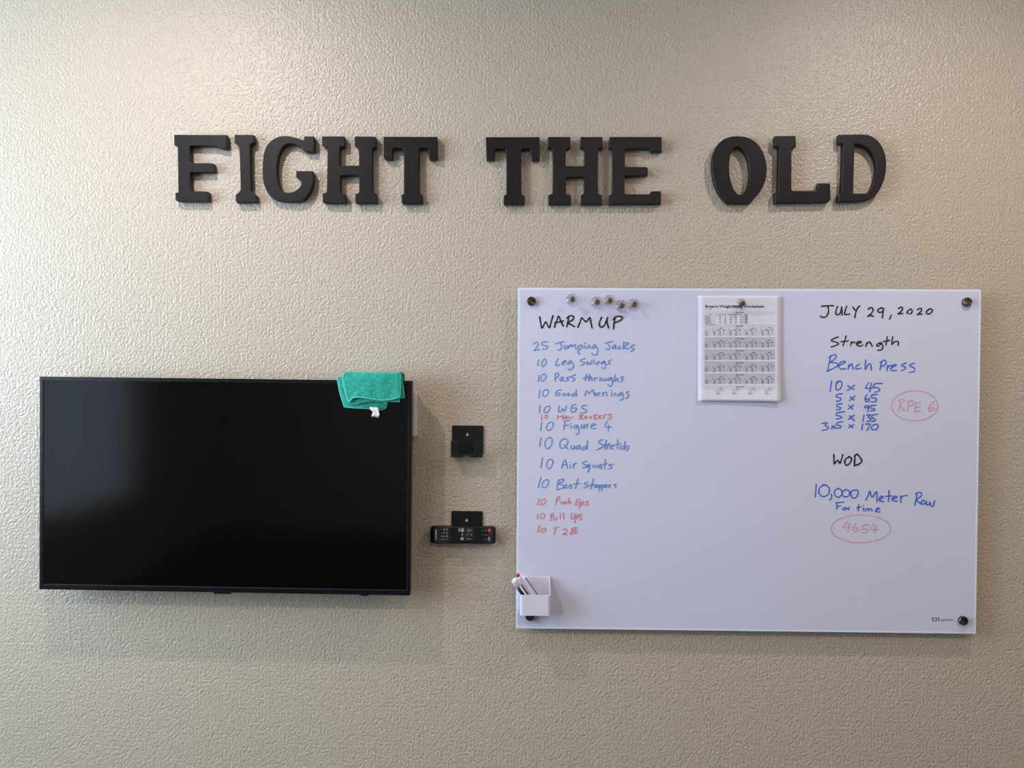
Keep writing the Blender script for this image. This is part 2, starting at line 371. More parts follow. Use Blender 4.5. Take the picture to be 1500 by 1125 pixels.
ring(bm, hw, hh, hw-bez, -hh+.0125, hh-bez, 0, .026)
bmesh.ops.bevel(bm, geom=[e for e in bm.edges if abs(e.verts[0].co.y) < 1e-6 and abs(e.verts[1].co.y) < 1e-6 and abs(abs(e.verts[0].co.x)-hw) + abs(abs(e.verts[0].co.z)-hh) < 1e-5 and abs(abs(e.verts[1].co.x)-hw)+abs(abs(e.verts[1].co.z)-hh) < 1e-5], offset=.0012, segments=2, affect='EDGES')
local('frame', bm, M['tv_case'])
local('screen', BX((-hw+bez-.001, .0025, -hh+.0115), (hw-bez+.001, .010, hh-bez+.001)), M['screen'])
bm = bmesh.new(); ring(bm, hw-bez+.0003, hh-bez+.0003, hw-bez-.0011, -hh+.0142, hh-bez-.0005, .0012, .0024)
for v in bm.verts:
    if v.co.z < -hh+.0095: v.co.z = -hh+.0124
local('screen_bead', bm, M['bead'])
bm = bmesh.new(); box(bm, (-hw+.004, .0262, -hh+.004), (hw-.004, .045, hh-.004), .006)
local('back_shell', bm, M['black'])
local('electronics_housing', BX((-.30, .0452, -hh+.01), (.30, .066, .06), .01), M['black'])
bm = bmesh.new(); box(bm, (-.20, .0662, -.15), (-.17, TD-.0006, .20)); box(bm, (.17, .0662, -.15), (.20, TD-.0006, .20)); box(bm, (-.26, .076, .0), (.26, TD-.0006, .04))
local('wall_bracket', bm, M['black'])
lx = at(326, 866.5, TD).x-cen.x
bm = bmesh.new(); box(bm, (lx-.022, -.0012, -hh-.0035), (lx+.022, .010, -hh+.0030), .0008); lg = local('logo_tab', bm, M['tv_case'])
rx = at(534, 872, TD).x-cen.x
bm = bmesh.new(); box(bm, (rx-.010, .004, -hh-.0042), (rx+.010, .024, -hh+.001), .002); local('sensor_bump', bm, M['black'])

# ---------------------------------------------------------------- teal cloth over the corner of the television
tvtop = lambda px: at(px, 557, TD).z
def interp(pts, t):
    """Catmull-Rom through the points, t in 0..1"""
    n = len(pts)-1; f = min(max(t, 0), 1)*n; i = min(int(f), n-1); u = f-i
    P = [Vector(pts[max(0, min(n, i+k))]) for k in (-1, 0, 1, 2)]
    return .5*((2*P[1]) + (P[2]-P[0])*u + (2*P[0]-5*P[1]+4*P[2]-P[3])*u*u + (3*P[1]-P[0]-3*P[2]+P[3])*u**3)
CL = at(545, 556, TD)
cloth = thing('cleaning_cloth', 'folded teal microfibre cloth draped over the top right corner of the television', 'cloth', (CL.x, -.07, CL.z))
def sheet(name, left, right, bottom, dep, thick, nu=34, nv=24, wrap=0, seed=0, amp=.0012, curl=0, hem=True):
    """left/right: px border curves from the top down; bottom: px lower edge from left to right"""
    bm = bmesh.new(); g = []
    for j in range(nv+1):
        v = j/nv; row = []
        for i in range(nu+1):
            u = i/nu
            a, b = interp(left, v), interp(right, v); tpx = Vector(left[0]).lerp(Vector(right[0]), u)
            bpx = interp(bottom, u); lb = Vector(left[-1]).lerp(Vector(right[-1]), u)
            p = a.lerp(b, u) + (bpx-lb)*v
            d = TD + dep + curl*v*v + amp*1.6*noise.noise(Vector((p.x*.09+seed, p.y*.09, seed))) + amp*.8*math.sin(u*7+v*3+seed)
            d += .0022*math.sin(PI*u)**.5*min(1, v*3)
            w3 = at(p.x, p.y, d)
            row.append(bm.verts.new(w3))
        g.append(row)
    if wrap:                                         # over the top edge and down behind
        ext = []
        for k in range(1, 9):
            row = []
            for i in range(nu+1):
                q = g[0][i].co
                if k <= 4:
                    a = PI/2*k/4; y = q.y + wrap*(1-math.cos(a)); z = q.z + wrap*math.sin(a)*.28
                elif k == 5: y = q.y+wrap+.034; z = q.z+wrap*.27
                elif k == 6: y = q.y+wrap+.052; z = q.z+wrap*.05
                else: y = q.y+wrap+.056; z = q.z-.012*(k-6)
                row.append(bm.verts.new((q.x, min(y, -.008), z)))
            ext.append(row)
        g = ext[::-1]+g
    for a, b in zip(g, g[1:]):
        for i in range(nu): bm.faces.new((a[i], a[i+1], b[i+1], b[i]))
    off = len(g)-nv-1
    edge = [g[j][0].co.copy() for j in range(off, len(g))] + [x.co.copy() for x in g[-1][1:]] + [g[j][nu].co.copy() for j in range(len(g)-2, off-1, -1)]
    o = obj(name, bm, M['cloth'], cloth, True)
    md = o.modifiers.new('thickness', 'SOLIDIFY'); md.thickness = thick; md.offset = 0
    if hem:
        bm = bmesh.new(); tube(bm, edge, thick*.62, 6); obj('hem', bm, M['hem'], o, True)
    return o
sheet('under_fold', [(494.5, 553.5), (495.5, 562), (499, 578), (504.5, 596)], [(566, 549), (568, 562), (570, 578), (566, 598)],
      [(504.5, 596), (520, 597.5), (540, 598.5), (556, 600.8), (566, 597)], .0035, .0028, wrap=.006, seed=1)
sheet('under_fold', [(560, 549), (562, 560), (563, 580), (564, 591)], [(587.5, 548.5), (589, 558), (591, 570), (592.3, 582.5)],
      [(564, 591), (571, 587), (580, 582.5), (587, 583.2), (592.3, 582)], .0085, .0026, nu=16, wrap=.007, seed=5)
sheet('inner_fold', [(512, 572), (511, 580), (510, 590)], [(580, 572), (584, 580), (585, 590)],
      [(510, 590), (522, 591.2), (540, 587.5), (560, 588), (574, 588), (585, 588.5)], .0125, .0024, nv=12, seed=9)
sheet('top_fold', [(503.5, 547), (502.5, 556), (506, 574), (511, 590)], [(586.5, 548), (586.2, 558), (586.5, 570), (585.5, 582)],
      [(511, 590), (517, 583), (528, 582), (545, 584.3), (560, 586), (574, 585), (585.5, 581.5)], .0185, .0034, wrap=.012, seed=3, curl=.001)
bm = bmesh.new()
tg = [[(541.5, 596), (554, 596.8)], [(542.5, 600), (555, 601)], [(546.5, 603.5), (555.5, 604)], [(545, 607), (556.3, 607.5)], [(544, 610), (554.5, 611.8)]]
rows = []
for k, (a, b) in enumerate(tg):
    d = TD+.010+(.0025, .005, .002, .006, .003)[k]
    rows.append([bm.verts.new(at(a[0]+(b[0]-a[0])*i/5, a[1]+(b[1]-a[1])*i/5, d+.0006*math.sin(i*1.7))) for i in range(6)])
for a, b in zip(rows, rows[1:]):
    for i in range(5): bm.faces.new((a[i], a[i+1], b[i+1], b[i]))
o = obj('care_tag', bm, M['tag'], cloth, True); o['label'] = 'small folded white care tag'
md = o.modifiers.new('thickness', 'SOLIDIFY'); md.thickness = .0006

# ---------------------------------------------------------------- white wall plate behind the television
p1, p2 = at(609.2, 575.3, .034), at(609.2, 639.3, .034)
pw = thing('wall_box', 'white box on the wall peeking out behind the right edge of the television', 'box', ((p1.x-.035), 0, p2.z))
obj('cover', BX((p1.x-.07, -.036, p2.z), (p1.x, -.006, p1.z), .0022), M['plate'], pw)
obj('base', BX((p1.x-.069, -.0058, p2.z+.001), (p1.x-.001, -.0006, p1.z-.001)), M['plate'], pw)

# ---------------------------------------------------------------- glass whiteboard
BD = .030
b0, b1, b2, b3 = at(758.5, 421.5, BD), at(1438, 424, BD), at(1429.5, 928.5, BD), at(755.5, 921, BD)
bx0, bx1 = (b0.x+b3.x)/2, (b1.x+b2.x)/2; bz1, bz0 = (b0.z+b1.z)/2, (b2.z+b3.z)/2
board = thing('whiteboard', 'large milky glass whiteboard covered in marker writing, on steel standoffs', 'whiteboard', ((bx0+bx1)/2, -BD, bz0))
obj('glass_panel', BX((bx0+.0058, -BD, bz0+.0058), (bx1-.0058, -BD+.006, bz1-.0058)), M['glass'], board)
bm = bmesh.new()
o4 = [(bx0, bz0), (bx1, bz0), (bx1, bz1), (bx0, bz1)]; i4 = [(bx0+.0058, bz0+.0058), (bx1-.0058, bz0+.0058), (bx1-.0058, bz1-.0058), (bx0+.0058, bz1-.0058)]
A = [bm.verts.new((x, -BD, z)) for x, z in o4]; Bv = [bm.verts.new((x, -BD, z)) for x, z in i4]
A2 = [bm.verts.new((x, -BD+.006, z)) for x, z in o4]; B2 = [bm.verts.new((x, -BD+.006, z)) for x, z in i4]
for i in range(4):
    j = (i+1) % 4
    for q in ((A[i], A[j], Bv[j], Bv[i]), (A2[i], A2[j], B2[j], B2[i]), (A[i], A[j], A2[j], A2[i]), (Bv[i], Bv[j], B2[j], B2[i])): bm.faces.new(q)
bmesh.ops.bevel(bm, geom=[e for e in bm.edges if e.verts[0] in A and e.verts[1] in A], offset=.001, segments=2, affect='EDGES')
obj('glass_edge', bm, M['glass_edge'], board)
for px, py in ((778.5, 441), (1418, 442.3), (776.2, 903.5), (1412.2, 910)):
    p = at(px, py, BD+.009)
    bm = bmesh.new()
    lathe(bm, (p.x, -.0006, p.z), (0, -1, 0), [(0, 0), (.008, 0), (.008, BD-.0075), (0, BD-.0075)], 24)
    lathe(bm, (p.x, -BD-.0002, p.z), (0, -1, 0), [(0, 0), (.0118, 0), (.0118, .0078), (.0108, .009), (.0105, .009), (0, .0083)], 40)
    me_o = obj('standoff', bm, M['steel'], None, False)
    me_o.data.transform(Matrix.Translation((-p.x, BD, -p.z))); me_o.parent = board; me_o.location = Vector((p.x, -BD, p.z))-board.location
    for f in me_o.data.polygons: f.use_smooth = len(f.vertices) == 4 and abs(f.normal.y) < .6

# handwriting: every line of strokes traced as flat marker ink on the glass
def strokes_mesh(bm, text, ox, oy, k, wpx, depth, jitter=.12, seed=0):
    rnd = random.Random(seed)
    for si, s in enumerate(text.split('|')):
        d0 = depth+.00004*((seed+si) % 12)
        pts = [Vector((ox+float(a)/k, oy+float(b)/k)) for a, b in (q.split(',') for q in s.split())]
        if len(pts) == 1: pts = [pts[0], pts[0]+Vector((.6, .3))]
        if len(pts) > 2:
            n = (len(pts)-1)*5; pts = [interp(pts, i/n) for i in range(n+1)]
        elif (pts[1]-pts[0]).length > 3:
            a, b = pts; n = (b-a).orthogonal().normalized()*.25*rnd.uniform(-1, 1); pts = [a, a.lerp(b, .33)+n, a.lerp(b, .66)+n, b]
        prev = None
        for i, p in enumerate(pts):
            d = pts[min(i+1, len(pts)-1)]-pts[max(i-1, 0)]
            d = d.normalized() if d.length > 1e-6 else Vector((1, 0))
            nrm = Vector((-d.y, d.x))*wpx/2*(1+jitter*math.sin(i*.8+seed))
            dd = d0+i*6e-7; cur = (bm.verts.new(at(*(p+nrm), dd)), bm.verts.new(at(*(p-nrm), dd)))
            if prev: bm.faces.new((prev[0], cur[0], cur[1], prev[1]))
            prev = cur
        for e, s_ in ((pts[0], 1), (pts[-1], -1)):
            bm.faces.new([bm.verts.new(at(e.x+wpx/2*.98*math.cos(a*PI/4), e.y+wpx/2*.98*math.sin(a*PI/4), d0+(-.00001 if s_ == 1 else .000018+len(pts)*6e-7))) for a in range(8)])
def writing(label, mk, wpx, k, *texts):
    """one part for every run of strokes that stand close together (a number, a word)"""
    st = []
    for i, t in enumerate(texts):
        kk, tt = (t if isinstance(t, tuple) else (k, t))
        for q in tt.split('|'):
            P = [Vector((kk[0]+float(a)/kk[2], kk[1]+float(b)/kk[2])) for a, b in (v.split(',') for v in q.split())]
            D = []
            for a, b in zip(P, P[1:]): D += [a.lerp(b, u/6) for u in range(6)]
            st.append((kk, q, D+[P[-1]]))
    grp = list(range(len(st)))
    for i in range(len(st)):
        for j in range(i):
            if grp[i] != grp[j] and min((a-b).length for a in st[i][2] for b in st[j][2]) < 5.6:
                g0, g1 = grp[j], grp[i]; grp = [g0 if g == g1 else g for g in grp]
    for g in sorted(set(grp)):
        bm = bmesh.new()
        for i, q in enumerate(st):
            if grp[i] == g: strokes_mesh(bm, q[1], *q[0], wpx, BD+.0005, seed=i)
        obj('marker_writing', bm, M[mk], board)['label'] = label
def ell(cx, cy, rx, ry, a0, a1, n=26):
    return ' '.join('%.1f,%.1f' % (cx+rx*math.cos(math.radians(a0+(a1-a0)*i/n)), cy+ry*math.sin(math.radians(a0+(a1-a0)*i/n))) for i in range(n+1))
KA, KE, KG, KB, KC = (760, 410, 7.5), (770, 490, 15), (860, 490, 15), (760, 540, 7.5), (760, 660, 7.5)
KR5, KR6, KR7 = (1180, 420, 5.5556), (1180, 540, 6.818), (1180, 650, 6.818)
writing('black marker heading WARM UP', 'mk_black', 2.2, KA,
 "228,405 240,470 255,530 290,465 305,478 335,525 355,460 375,392|390,522 415,450 438,398 460,450 488,508|392,474 440,462 490,450",
 "548,402 540,460 527,515|528,425 545,402 580,393 603,408 592,438 560,458 532,470|532,472 575,492 611,514",
 "648,522 672,465 690,418 715,440 740,460 765,428 782,414 792,470 805,528",
 "910,410 888,460 886,500 905,520 938,500 960,455 974,410|972,412 970,470 988,528|1058,425 1045,480 1040,540|1035,440 1060,408 1105,398 1135,415 1125,438 1085,458 1056,468")
writing('blue marker line reading 25 Jumping Jacks', 'mk_blue_faded', 1.55, KE,
 "175,215 200,175 250,170 270,205 255,265 215,320 182,355|182,355 235,340 295,330|490,158 410,160 355,180 360,220 420,245 480,260 470,300 420,322 368,318",
 "650,205 740,175 850,155|752,180 785,240 785,300 750,345 708,335|862,240 845,285 875,322 905,285 915,240|940,245 938,305|940,275 970,235 1000,222 1008,275 1040,238 1080,225 1093,270 1105,325",
 "1160,245 1150,340 1165,430 1185,430|1152,262 1190,232 1245,240 1240,280 1200,320 1155,338|1295,240 1302,305|1295,188 1330,185|1345,310 1372,250 1395,232 1408,275 1418,308",
 (KG, "182,228 145,235 105,298 150,302 188,262 182,232|182,232 225,300 240,370 215,430 160,455 115,430 108,400|392,188 480,165 570,152|425,185 470,225 495,280 480,325 440,328 412,302"),
 (KG, "630,225 590,240 548,295 600,302 628,250|630,245 625,290 640,320|722,250 675,300 700,312 742,300|800,155 798,230 790,310|800,170 850,180 910,190 868,228 812,268|812,268 840,310 915,300|1050,230 1000,235 960,265 985,290 1030,312 1000,350 948,375"))
writing('blue marker line reading 10 Leg Swings', 'mk_blue_faded', 1.5, KE,
 "285,555 275,620 262,690|415,540 372,580 356,650 370,700 410,690 445,630 448,565 415,540|710,525 680,590 655,660 680,682 745,660|790,632 850,612 885,580 850,575 805,620 802,660 860,668",
 "992,572 950,600 915,640 960,645 1005,600|1000,590 1045,650 1045,710 1000,765 945,772 930,740|1310,525 1240,545 1200,580 1260,605 1300,620 1260,655 1205,685|1355,590 1340,640 1368,658 1395,625 1415,655 1442,620 1452,565",
 (KG, "145,600 150,645|142,562 162,560|200,620 215,665 240,605 256,592 268,620|380,580 345,590 305,640 345,640 382,595|385,585 410,680 395,735 350,750 318,720|535,560 485,575 470,610 505,625 490,650 425,658"))
writing('blue marker line reading 10 Pass throughs', 'mk_blue_faded', 1.5, KB,
 "222,70 212,145|280,55 250,75 240,118 260,138 290,110 300,72 280,55|405,65 398,100 398,140|393,62 425,48 440,65 425,90 402,105|485,90 450,112 460,135 485,108|485,95 482,125 500,135",
 "560,88 520,103 548,118 515,138|625,68 578,82 585,100 618,112 585,140|742,58 726,135|700,108 740,95 790,88|780,60 765,130 790,100 805,108 800,135|830,98 832,135|832,115 845,102 865,97|900,100 885,120 900,135 915,115 900,100",
 "930,105 930,130 945,132 960,108|962,105 965,130|1018,95 985,108 988,130 1018,105|1020,100 1030,140 1018,185 988,190 980,170|1060,65 1050,140 1075,108 1085,112 1090,145|1155,85 1118,98 1145,118 1112,146")
writing('blue marker line reading 10 Good Mornings', 'mk_blue_faded', 1.5, KB,
 "232,230 222,318|300,228 268,250 266,298 295,302 325,265 318,235 292,233|470,235 435,237 403,265 412,298 442,292 450,270 418,272|495,270 480,285 495,298 510,284 495,270|545,268 530,285 545,298 558,284 545,268|612,268 580,290 600,304 630,272|628,230 636,300",
 "725,300 745,240 772,272 812,230 826,292|840,268 828,282 842,298 855,282 840,268|870,265 872,300|872,282 882,270 893,264|918,265 922,300|922,280 940,262 958,258 966,275 968,300|1018,265 1018,300|1012,238 1020,238|1045,302 1055,270 1078,290 1086,302",
 "1132,256 1100,278 1110,298 1138,268|1136,265 1146,300 1138,340 1110,345|1212,250 1180,262 1205,288 1198,318 1175,325")
writing('blue marker line reading 10 WGS', 'mk_blue_faded', 1.5, KB,
 "235,400 228,485|330,408 292,425 275,468 300,485 335,455 345,422 322,408|445,410 435,470 460,475 482,440 500,470 520,410|630,395 592,400 570,440 582,475 615,470 635,432 592,436|748,402 702,408 692,432 742,455 730,480 675,486")
writing('small red marker line squeezed between two blue lines', 'mk_red', 1.6, KB,
 "248,512 250,565|300,510 282,525 292,545 315,530 300,510|425,510 425,558|425,535 480,520|482,505 480,555|508,522 495,545 518,545 522,525 508,522|522,548 540,525 560,540 595,530",
 "672,505 665,555|665,510 695,505 700,520 672,530 705,558|735,520 722,540 745,545 745,525 735,520|800,520 780,535 795,550|830,505 828,555|860,500 832,530 862,555|875,535 905,522 885,514 875,540 905,550|930,510 932,555|925,515 970,500|1025,500 988,505 1005,525 1015,545 980,552")
writing('blue marker line reading 10 Figure 4', 'mk_blue_faded', 1.5, KB,
 "252,590 240,680|358,585 320,602 302,652 325,680 365,650 378,600 358,585|508,575 502,620 495,670|490,580 525,570 565,565|485,632 545,620|570,630 572,655|569,604 572,606|640,620 610,625 605,650 630,653 645,625",
 "645,622 660,670 650,720 625,715|690,615 685,645 705,655 720,618|720,612 726,650|745,610 748,655|748,628 765,605|785,637 845,617 815,605 793,632 802,660 850,655|972,580 945,636 1018,640|985,620 985,688")
writing('blue marker line reading 10 Quad Stretch', 'mk_blue_faded', 1.5, KB,
 "245,760 228,855|345,752 302,780 285,840 315,880 355,840 368,780 338,754|495,768 455,800 452,860 480,875 520,850 540,800 512,770 490,770|495,835 520,860 540,885|575,845 575,875 598,883 610,848|612,845 614,882|668,840 635,855 640,885 665,860|667,850 672,885",
 "745,850 695,868 705,895 745,865|750,790 750,885|922,775 880,795 885,818 930,842 900,870 852,893|960,785 940,885|930,840 965,832 1000,826|968,845 968,885|970,858 998,840|1005,865 1040,848 1015,840 1003,875 1040,882|1085,780 1080,880|1050,838 1120,825|1140,852 1110,862 1115,886 1145,878|1168,800 1155,890 1182,850 1210,857 1185,902")
writing('blue marker line reading 10 Air Squats', 'mk_blue_faded', 1.5, KC,
 "260,80 242,190|355,95 318,110 305,165 330,203 360,170 375,115 345,92|470,195 505,98 535,195|478,160 530,150|562,155 562,195|563,128 565,131|600,145 600,192|600,162 612,145 632,138|745,115 700,130 715,150 750,165 740,182 700,188",
 "775,150 745,163 750,188 778,162|780,158 772,205 755,240|820,155 818,180 845,183 855,158|902,150 875,165 877,190 902,168|903,160 906,205|950,95 940,200|920,152 975,140|1042,150 988,158 1020,175 1015,195 980,202")
writing('blue marker line reading 10 Boot stappers', 'mk_blue_faded', 1.5, KC,
 "245,290 212,410|315,318 272,335 255,383 280,410 318,375 326,328 300,318|435,320 418,430|430,328 490,312 482,340 437,366 490,382 478,412 420,430|520,375 495,392 500,415 525,398 520,375|568,375 550,395 570,420 583,395 568,375|650,308 636,360 620,418|600,367 680,362|760,350 720,358 727,371 760,387 715,410",
 "820,308 805,365 788,425|770,380 850,375|865,375 835,387 842,407 868,385|868,380 872,402|885,380 882,445|887,384 905,378 905,400 888,407|915,378 912,445|917,384 935,378 937,398 918,404|945,397 972,382 950,374 944,398 970,407|990,376 992,410|992,390 1006,372|1072,365 1045,378 1065,393 1062,410")
writing('faded red marker line reading 10 Push Ups', 'mk_red', 1.45, KC,
 "225,530 203,598|278,530 246,548 242,592 270,590 295,560 285,532 268,533|420,520 402,600|410,522 438,505 447,530 412,557|468,558 460,578 485,580 490,562|518,555 495,565 520,577 498,587|550,520 540,585 560,558 570,583",
 "640,535 622,590 650,595 668,530|680,570 662,637|678,575 705,562 705,585 672,600|765,555 735,565 762,582 752,600 725,602")
writing('faded red marker line reading 10 Pull Ups', 'mk_red', 1.4, KC,
 "212,692 205,755|265,690 240,705 243,747 268,745 285,715 268,690|358,700 348,775|345,702 375,690 380,710 350,732|385,730 385,760 410,762 411,732|455,690 456,752|492,685 493,752|580,690 572,740 600,746 618,692|628,715 612,792|628,718 650,705 656,725 620,747|688,695 662,710 686,730 682,755 655,757")
writing('faded red marker line reading 10 T2B', 'mk_red', 1.5, KC,
 "228,820 214,860 205,895|232,822 218,860 210,893|275,855 248,870 248,895 275,897 298,870 285,852 262,860|378,850 410,843 448,838|408,845 395,885 385,927|485,870 510,858 528,877 508,905 478,922|478,922 530,920|585,850 575,885 565,925|575,857 630,843 622,865 585,885|585,885 632,890 625,905 575,912")
writing('black marker date reading July 29, 2020', 'mk_black', 2.1, KR5,
 "128,160 175,155 228,155|180,158 188,190 175,235 145,250 118,238|260,160 245,205 255,228 283,215 293,168|294,165 298,230|335,158 318,222 358,222|385,165 405,192 |440,155 415,190 400,252",
 "510,182 535,168 550,190 532,220 505,241|505,241 530,233 552,242|612,172 590,188 595,208 625,203 635,178 612,172|635,180 625,252|697,232 685,262|755,178 780,165 790,182 770,207 752,222|752,222 790,218",
 "838,218 825,213 835,195 855,182 868,195 862,213 852,222|910,188 935,175 945,192 925,215 908,228|908,228 948,222|1010,182 985,200 988,220 1015,218 1033,195 1020,181 1000,185")
writing('black marker heading Strength', 'mk_black', 1.9, KR5,
 "268,408 222,425 212,440 255,453 265,470 208,490|330,400 318,440 305,480|288,447 350,440|370,448 368,480|370,465 390,450 405,457|415,467 455,450 430,445 415,470 440,483 467,475|490,485 500,455|497,468 518,448 534,465 542,485",
 "608,455 580,470 590,485 615,462|617,458 630,490 615,515 588,515|665,405 655,475|632,447 685,435|710,405 702,472 722,450 755,445 752,478")
writing('blue marker heading Bench Press', 'mk_blue', 1.7, KR5,
 "205,560 192,620 178,690|188,577 240,550 245,578 200,615|200,615 255,622 252,650 172,688|270,642 325,612 292,610 268,645 290,670 325,665|352,632 345,672|348,660 375,626 382,650 388,672|440,630 410,650 415,670 450,662|490,595 485,675 508,635 530,630 535,680",
 "620,605 605,677|603,617 640,597 657,615 640,640 610,650|668,640 663,685|665,662 685,642 712,643|690,667 740,637 712,638 697,680 742,680|820,620 780,638 815,660 778,685|888,620 845,640 885,662 882,690 842,697")
writing('blue marker list of bench press sets', 'mk_blue', 1.7, KR6,
 "262,120 245,228|330,124 305,145 308,212 345,200 365,155 345,122 312,148|420,170 485,210|490,165 415,220|630,140 600,195 675,190|660,140 640,234|768,148 695,150 682,182 735,197 735,220 690,236",
 "368,252 317,256 310,280 350,295 345,318 308,326|445,280 485,314|495,272 440,318|615,258 595,290 600,325 632,325 635,300 600,308|715,258 662,262 657,285 705,300 700,325 658,333",
 "368,350 317,357 315,378 350,388 345,405 308,409|430,365 475,407|480,362 425,405|620,368 590,375 600,395 630,378|634,368 630,395 622,430|705,365 657,368 650,390 690,402 685,415 650,421",
 "390,428 317,440 310,465 355,477 350,495 305,501|440,470 490,522|485,465 430,505|582,460 572,528|610,462 648,460 625,485 652,500 640,520 612,526|718,455 672,462 662,487 695,502 690,520 660,526",
 "160,547 215,542 195,568 230,585 215,605 165,618|262,570 295,598|295,568 255,600|372,530 322,538 310,560 352,572 345,590 305,593|435,562 475,592|480,558 430,590|572,550 560,612|600,555 645,555 612,615|690,555 662,575 665,605 700,608 725,580 715,555 680,560")
writing('pale pink marker note RPE 6 in an oval', 'mk_pink', 1.55, KR6,
 "948,308 940,360 925,422|928,320 965,303 984,325 940,362|940,362 965,392 988,422|1030,325 1018,430|1022,332 1060,320 1082,340 1060,365 1025,372|1100,338 1090,430|1097,340 1147,335|1092,387 1137,380|1090,430 1147,422|1280,328 1245,360 1230,400 1245,425 1278,415 1284,390 1240,392")
writing('pale pink marker oval drawn around RPE 6', 'mk_pink', 1.4, KR6, ell(1090, 370, 232, 150, -110, 255))
writing('black marker heading WOD', 'mk_black', 2.2, KR7,
 "282,108 284,155 286,202|286,202 322,165 345,195 372,108|440,130 400,155 392,195 415,215 450,182 458,145 432,128|495,112 490,165 488,222|488,125 515,105 553,148 560,178 530,205 486,219")
writing('blue marker line reading 10,000 Meter Row', 'mk_blue', 1.8, KR7,
 "108,405 102,465 98,530|185,408 142,440 132,490 165,525 215,515 240,465 215,420 172,408|255,505 262,530 240,568|325,445 290,470 295,515 330,535 365,500 355,460 318,445|395,460 365,485 380,525 425,525 440,485 420,460 388,462|490,460 455,480 460,530 495,542 525,500 520,465 478,463",
 "602,565 625,515 642,475 665,535 710,478 712,578|738,557 777,532 748,525 735,565 782,578|834,466 828,575|798,525 862,520|868,557 912,532 882,525 866,565 914,573|950,520 953,587|953,545 975,522 1020,518",
 "1112,500 1092,615|1098,500 1130,485 1160,500 1147,530 1105,555|1105,555 1150,602|1180,562 1155,580 1167,605 1195,590 1180,562|1210,575 1208,608 1237,605 1242,580 1255,620 1277,620 1288,570")
writing('small blue marker line reading For time', 'mk_blue', 1.6, KR7,
 "312,590 314,655|300,592 385,582|307,627 352,617|388,635 370,650 387,665 405,647 388,635|412,640 435,662|418,650 440,632|532,605 525,670|510,640 552,632|578,640 580,672|578,616 580,618",
 "600,675 605,645|605,655 625,648 630,672|630,658 648,648 660,655 665,675|700,667 742,650 717,642 698,675 747,682")
writing('pale pink marker time 46:54 in an oval', 'mk_pink', 1.5, KR7,
 "422,770 395,810 370,837 445,830|440,795 420,885|505,790 475,830 480,875 515,867 512,835 480,845|540,825 542,828|540,860 542,863|628,808 577,815 570,845 617,860 602,883 560,886|680,795 645,852 720,855|697,818 685,890")
writing('pale pink marker oval drawn around 46:54', 'mk_pink', 1.3, KR7, ell(552, 848, 297, 138, 70, 425), "440,985 520,990 600,985 650,972")

# printed maker's mark in the lower right corner
bm = bmesh.new()
def rect_px(bm, x0, y0, x1, y1, D):
    bm.faces.new([bm.verts.new(at(a, b, D)) for a, b in ((x0, y0), (x1, y0), (x1, y1), (x0, y1))])
for q in ((1365.3, 904.8, 1375.6, 905.9), (1365.3, 904.8, 1366.5, 909.9), (1365.3, 908.8, 1372.4, 909.9), (1374.4, 904.8, 1375.6, 909.9), (1371.2, 906.6, 1372.4, 909.0)):
    rect_px(bm, *q, BD+.0004)
obj('printed_mark', bm, M['logo'], board)['label'] = 'small grey printed rectangle mark'
GL = {}
def text_polys(s, bold=0):
    """outline mesh of a string at size 1: (verts, faces, width)"""
    key = (s, bold)
    if key in GL: return GL[key]
    cu = bpy.data.curves.new('text', 'FONT'); cu.body = s; cu.size = 1; cu.resolution_u = 2; cu.offset = bold; cu.fill_mode = 'FRONT'
    o = bpy.data.objects.new('text', cu); C.objects.link(o)
    me = bpy.data.meshes.new_from_object(o.evaluated_get(bpy.context.evaluated_depsgraph_get()))
    bpy.data.objects.remove(o); bpy.data.curves.remove(cu)
    V = [(v.co.x, v.co.y) for v in me.vertices]; Fc = [tuple(p.vertices) for p in me.polygons]; bpy.data.meshes.remove(me)
    x0 = min(v[0] for v in V); x1 = max(v[0] for v in V)
    GL[key] = ([(x-x0, y) for x, y in V], Fc, x1-x0); return GL[key]
def put_text(bm, s, x, y, size, pos, width=None, align='l', bold=0, rot=0):
    """baseline-left at px (x, y); pos maps px to 3D"""
    V, Fc, wd = text_polys(s, bold); sx = size if width is None else width/wd
    off = 0 if align == 'l' else (-wd*sx/2 if align == 'c' else -wd*sx)
    cr, sr = math.cos(rot), math.sin(rot); vs = []
    for a, b in V:
        u, v = a*sx+off, -b*size
        vs.append(bm.verts.new(pos(x+u*cr-v*sr, y+u*sr+v*cr)))
    for f in Fc:
        try: bm.faces.new([vs[i] for i in f])
        except ValueError: pass
bm = bmesh.new(); put_text(bm, 'quartet', 1378, 909.6, 6.2, lambda a, b: at(a, b, BD+.0004), 18)
obj('printed_name', bm, M['logo'], board)

# ---------------------------------------------------------------- printed worksheet
def sheet_pos(px, py, lift=0.0):
    u = (px-1022.6)/121.6; v = (py-433)/155.3
    d = BD+.0012 + .0045*v*v*(.4+.6*u) + .0035*max(0, v-.8)**2*25 + .003*max(0, u-.8)**2*25*.6 + .0018*max(0, .15-u)/.15*v + .0008*math.sin(v*5+u*2)*v
    return at(px, py, d+lift)
ws = thing('paper_worksheet', 'white paper sheet printed with grey tables, hanging on the glass board', 'paper', sheet_pos(1083, 588))
bm = bmesh.new(); NU, NV = 16, 40; g = []
for j in range(NV+1):
    row = []
    for i in range(NU+1):
        u, v = i/NU, j/NV
        xl = 1022.8-.5*v; xr = 1144.6-.6*v+.9*max(0, v-.75)*2
        yt = 433.0+.2*u; yb = 587.8+.9*u - (.6 if .1 < u < .9 else 0)
        row.append(bm.verts.new(sheet_pos(xl+(xr-xl)*u, yt+(yb-yt)*v)))
    g.append(row)
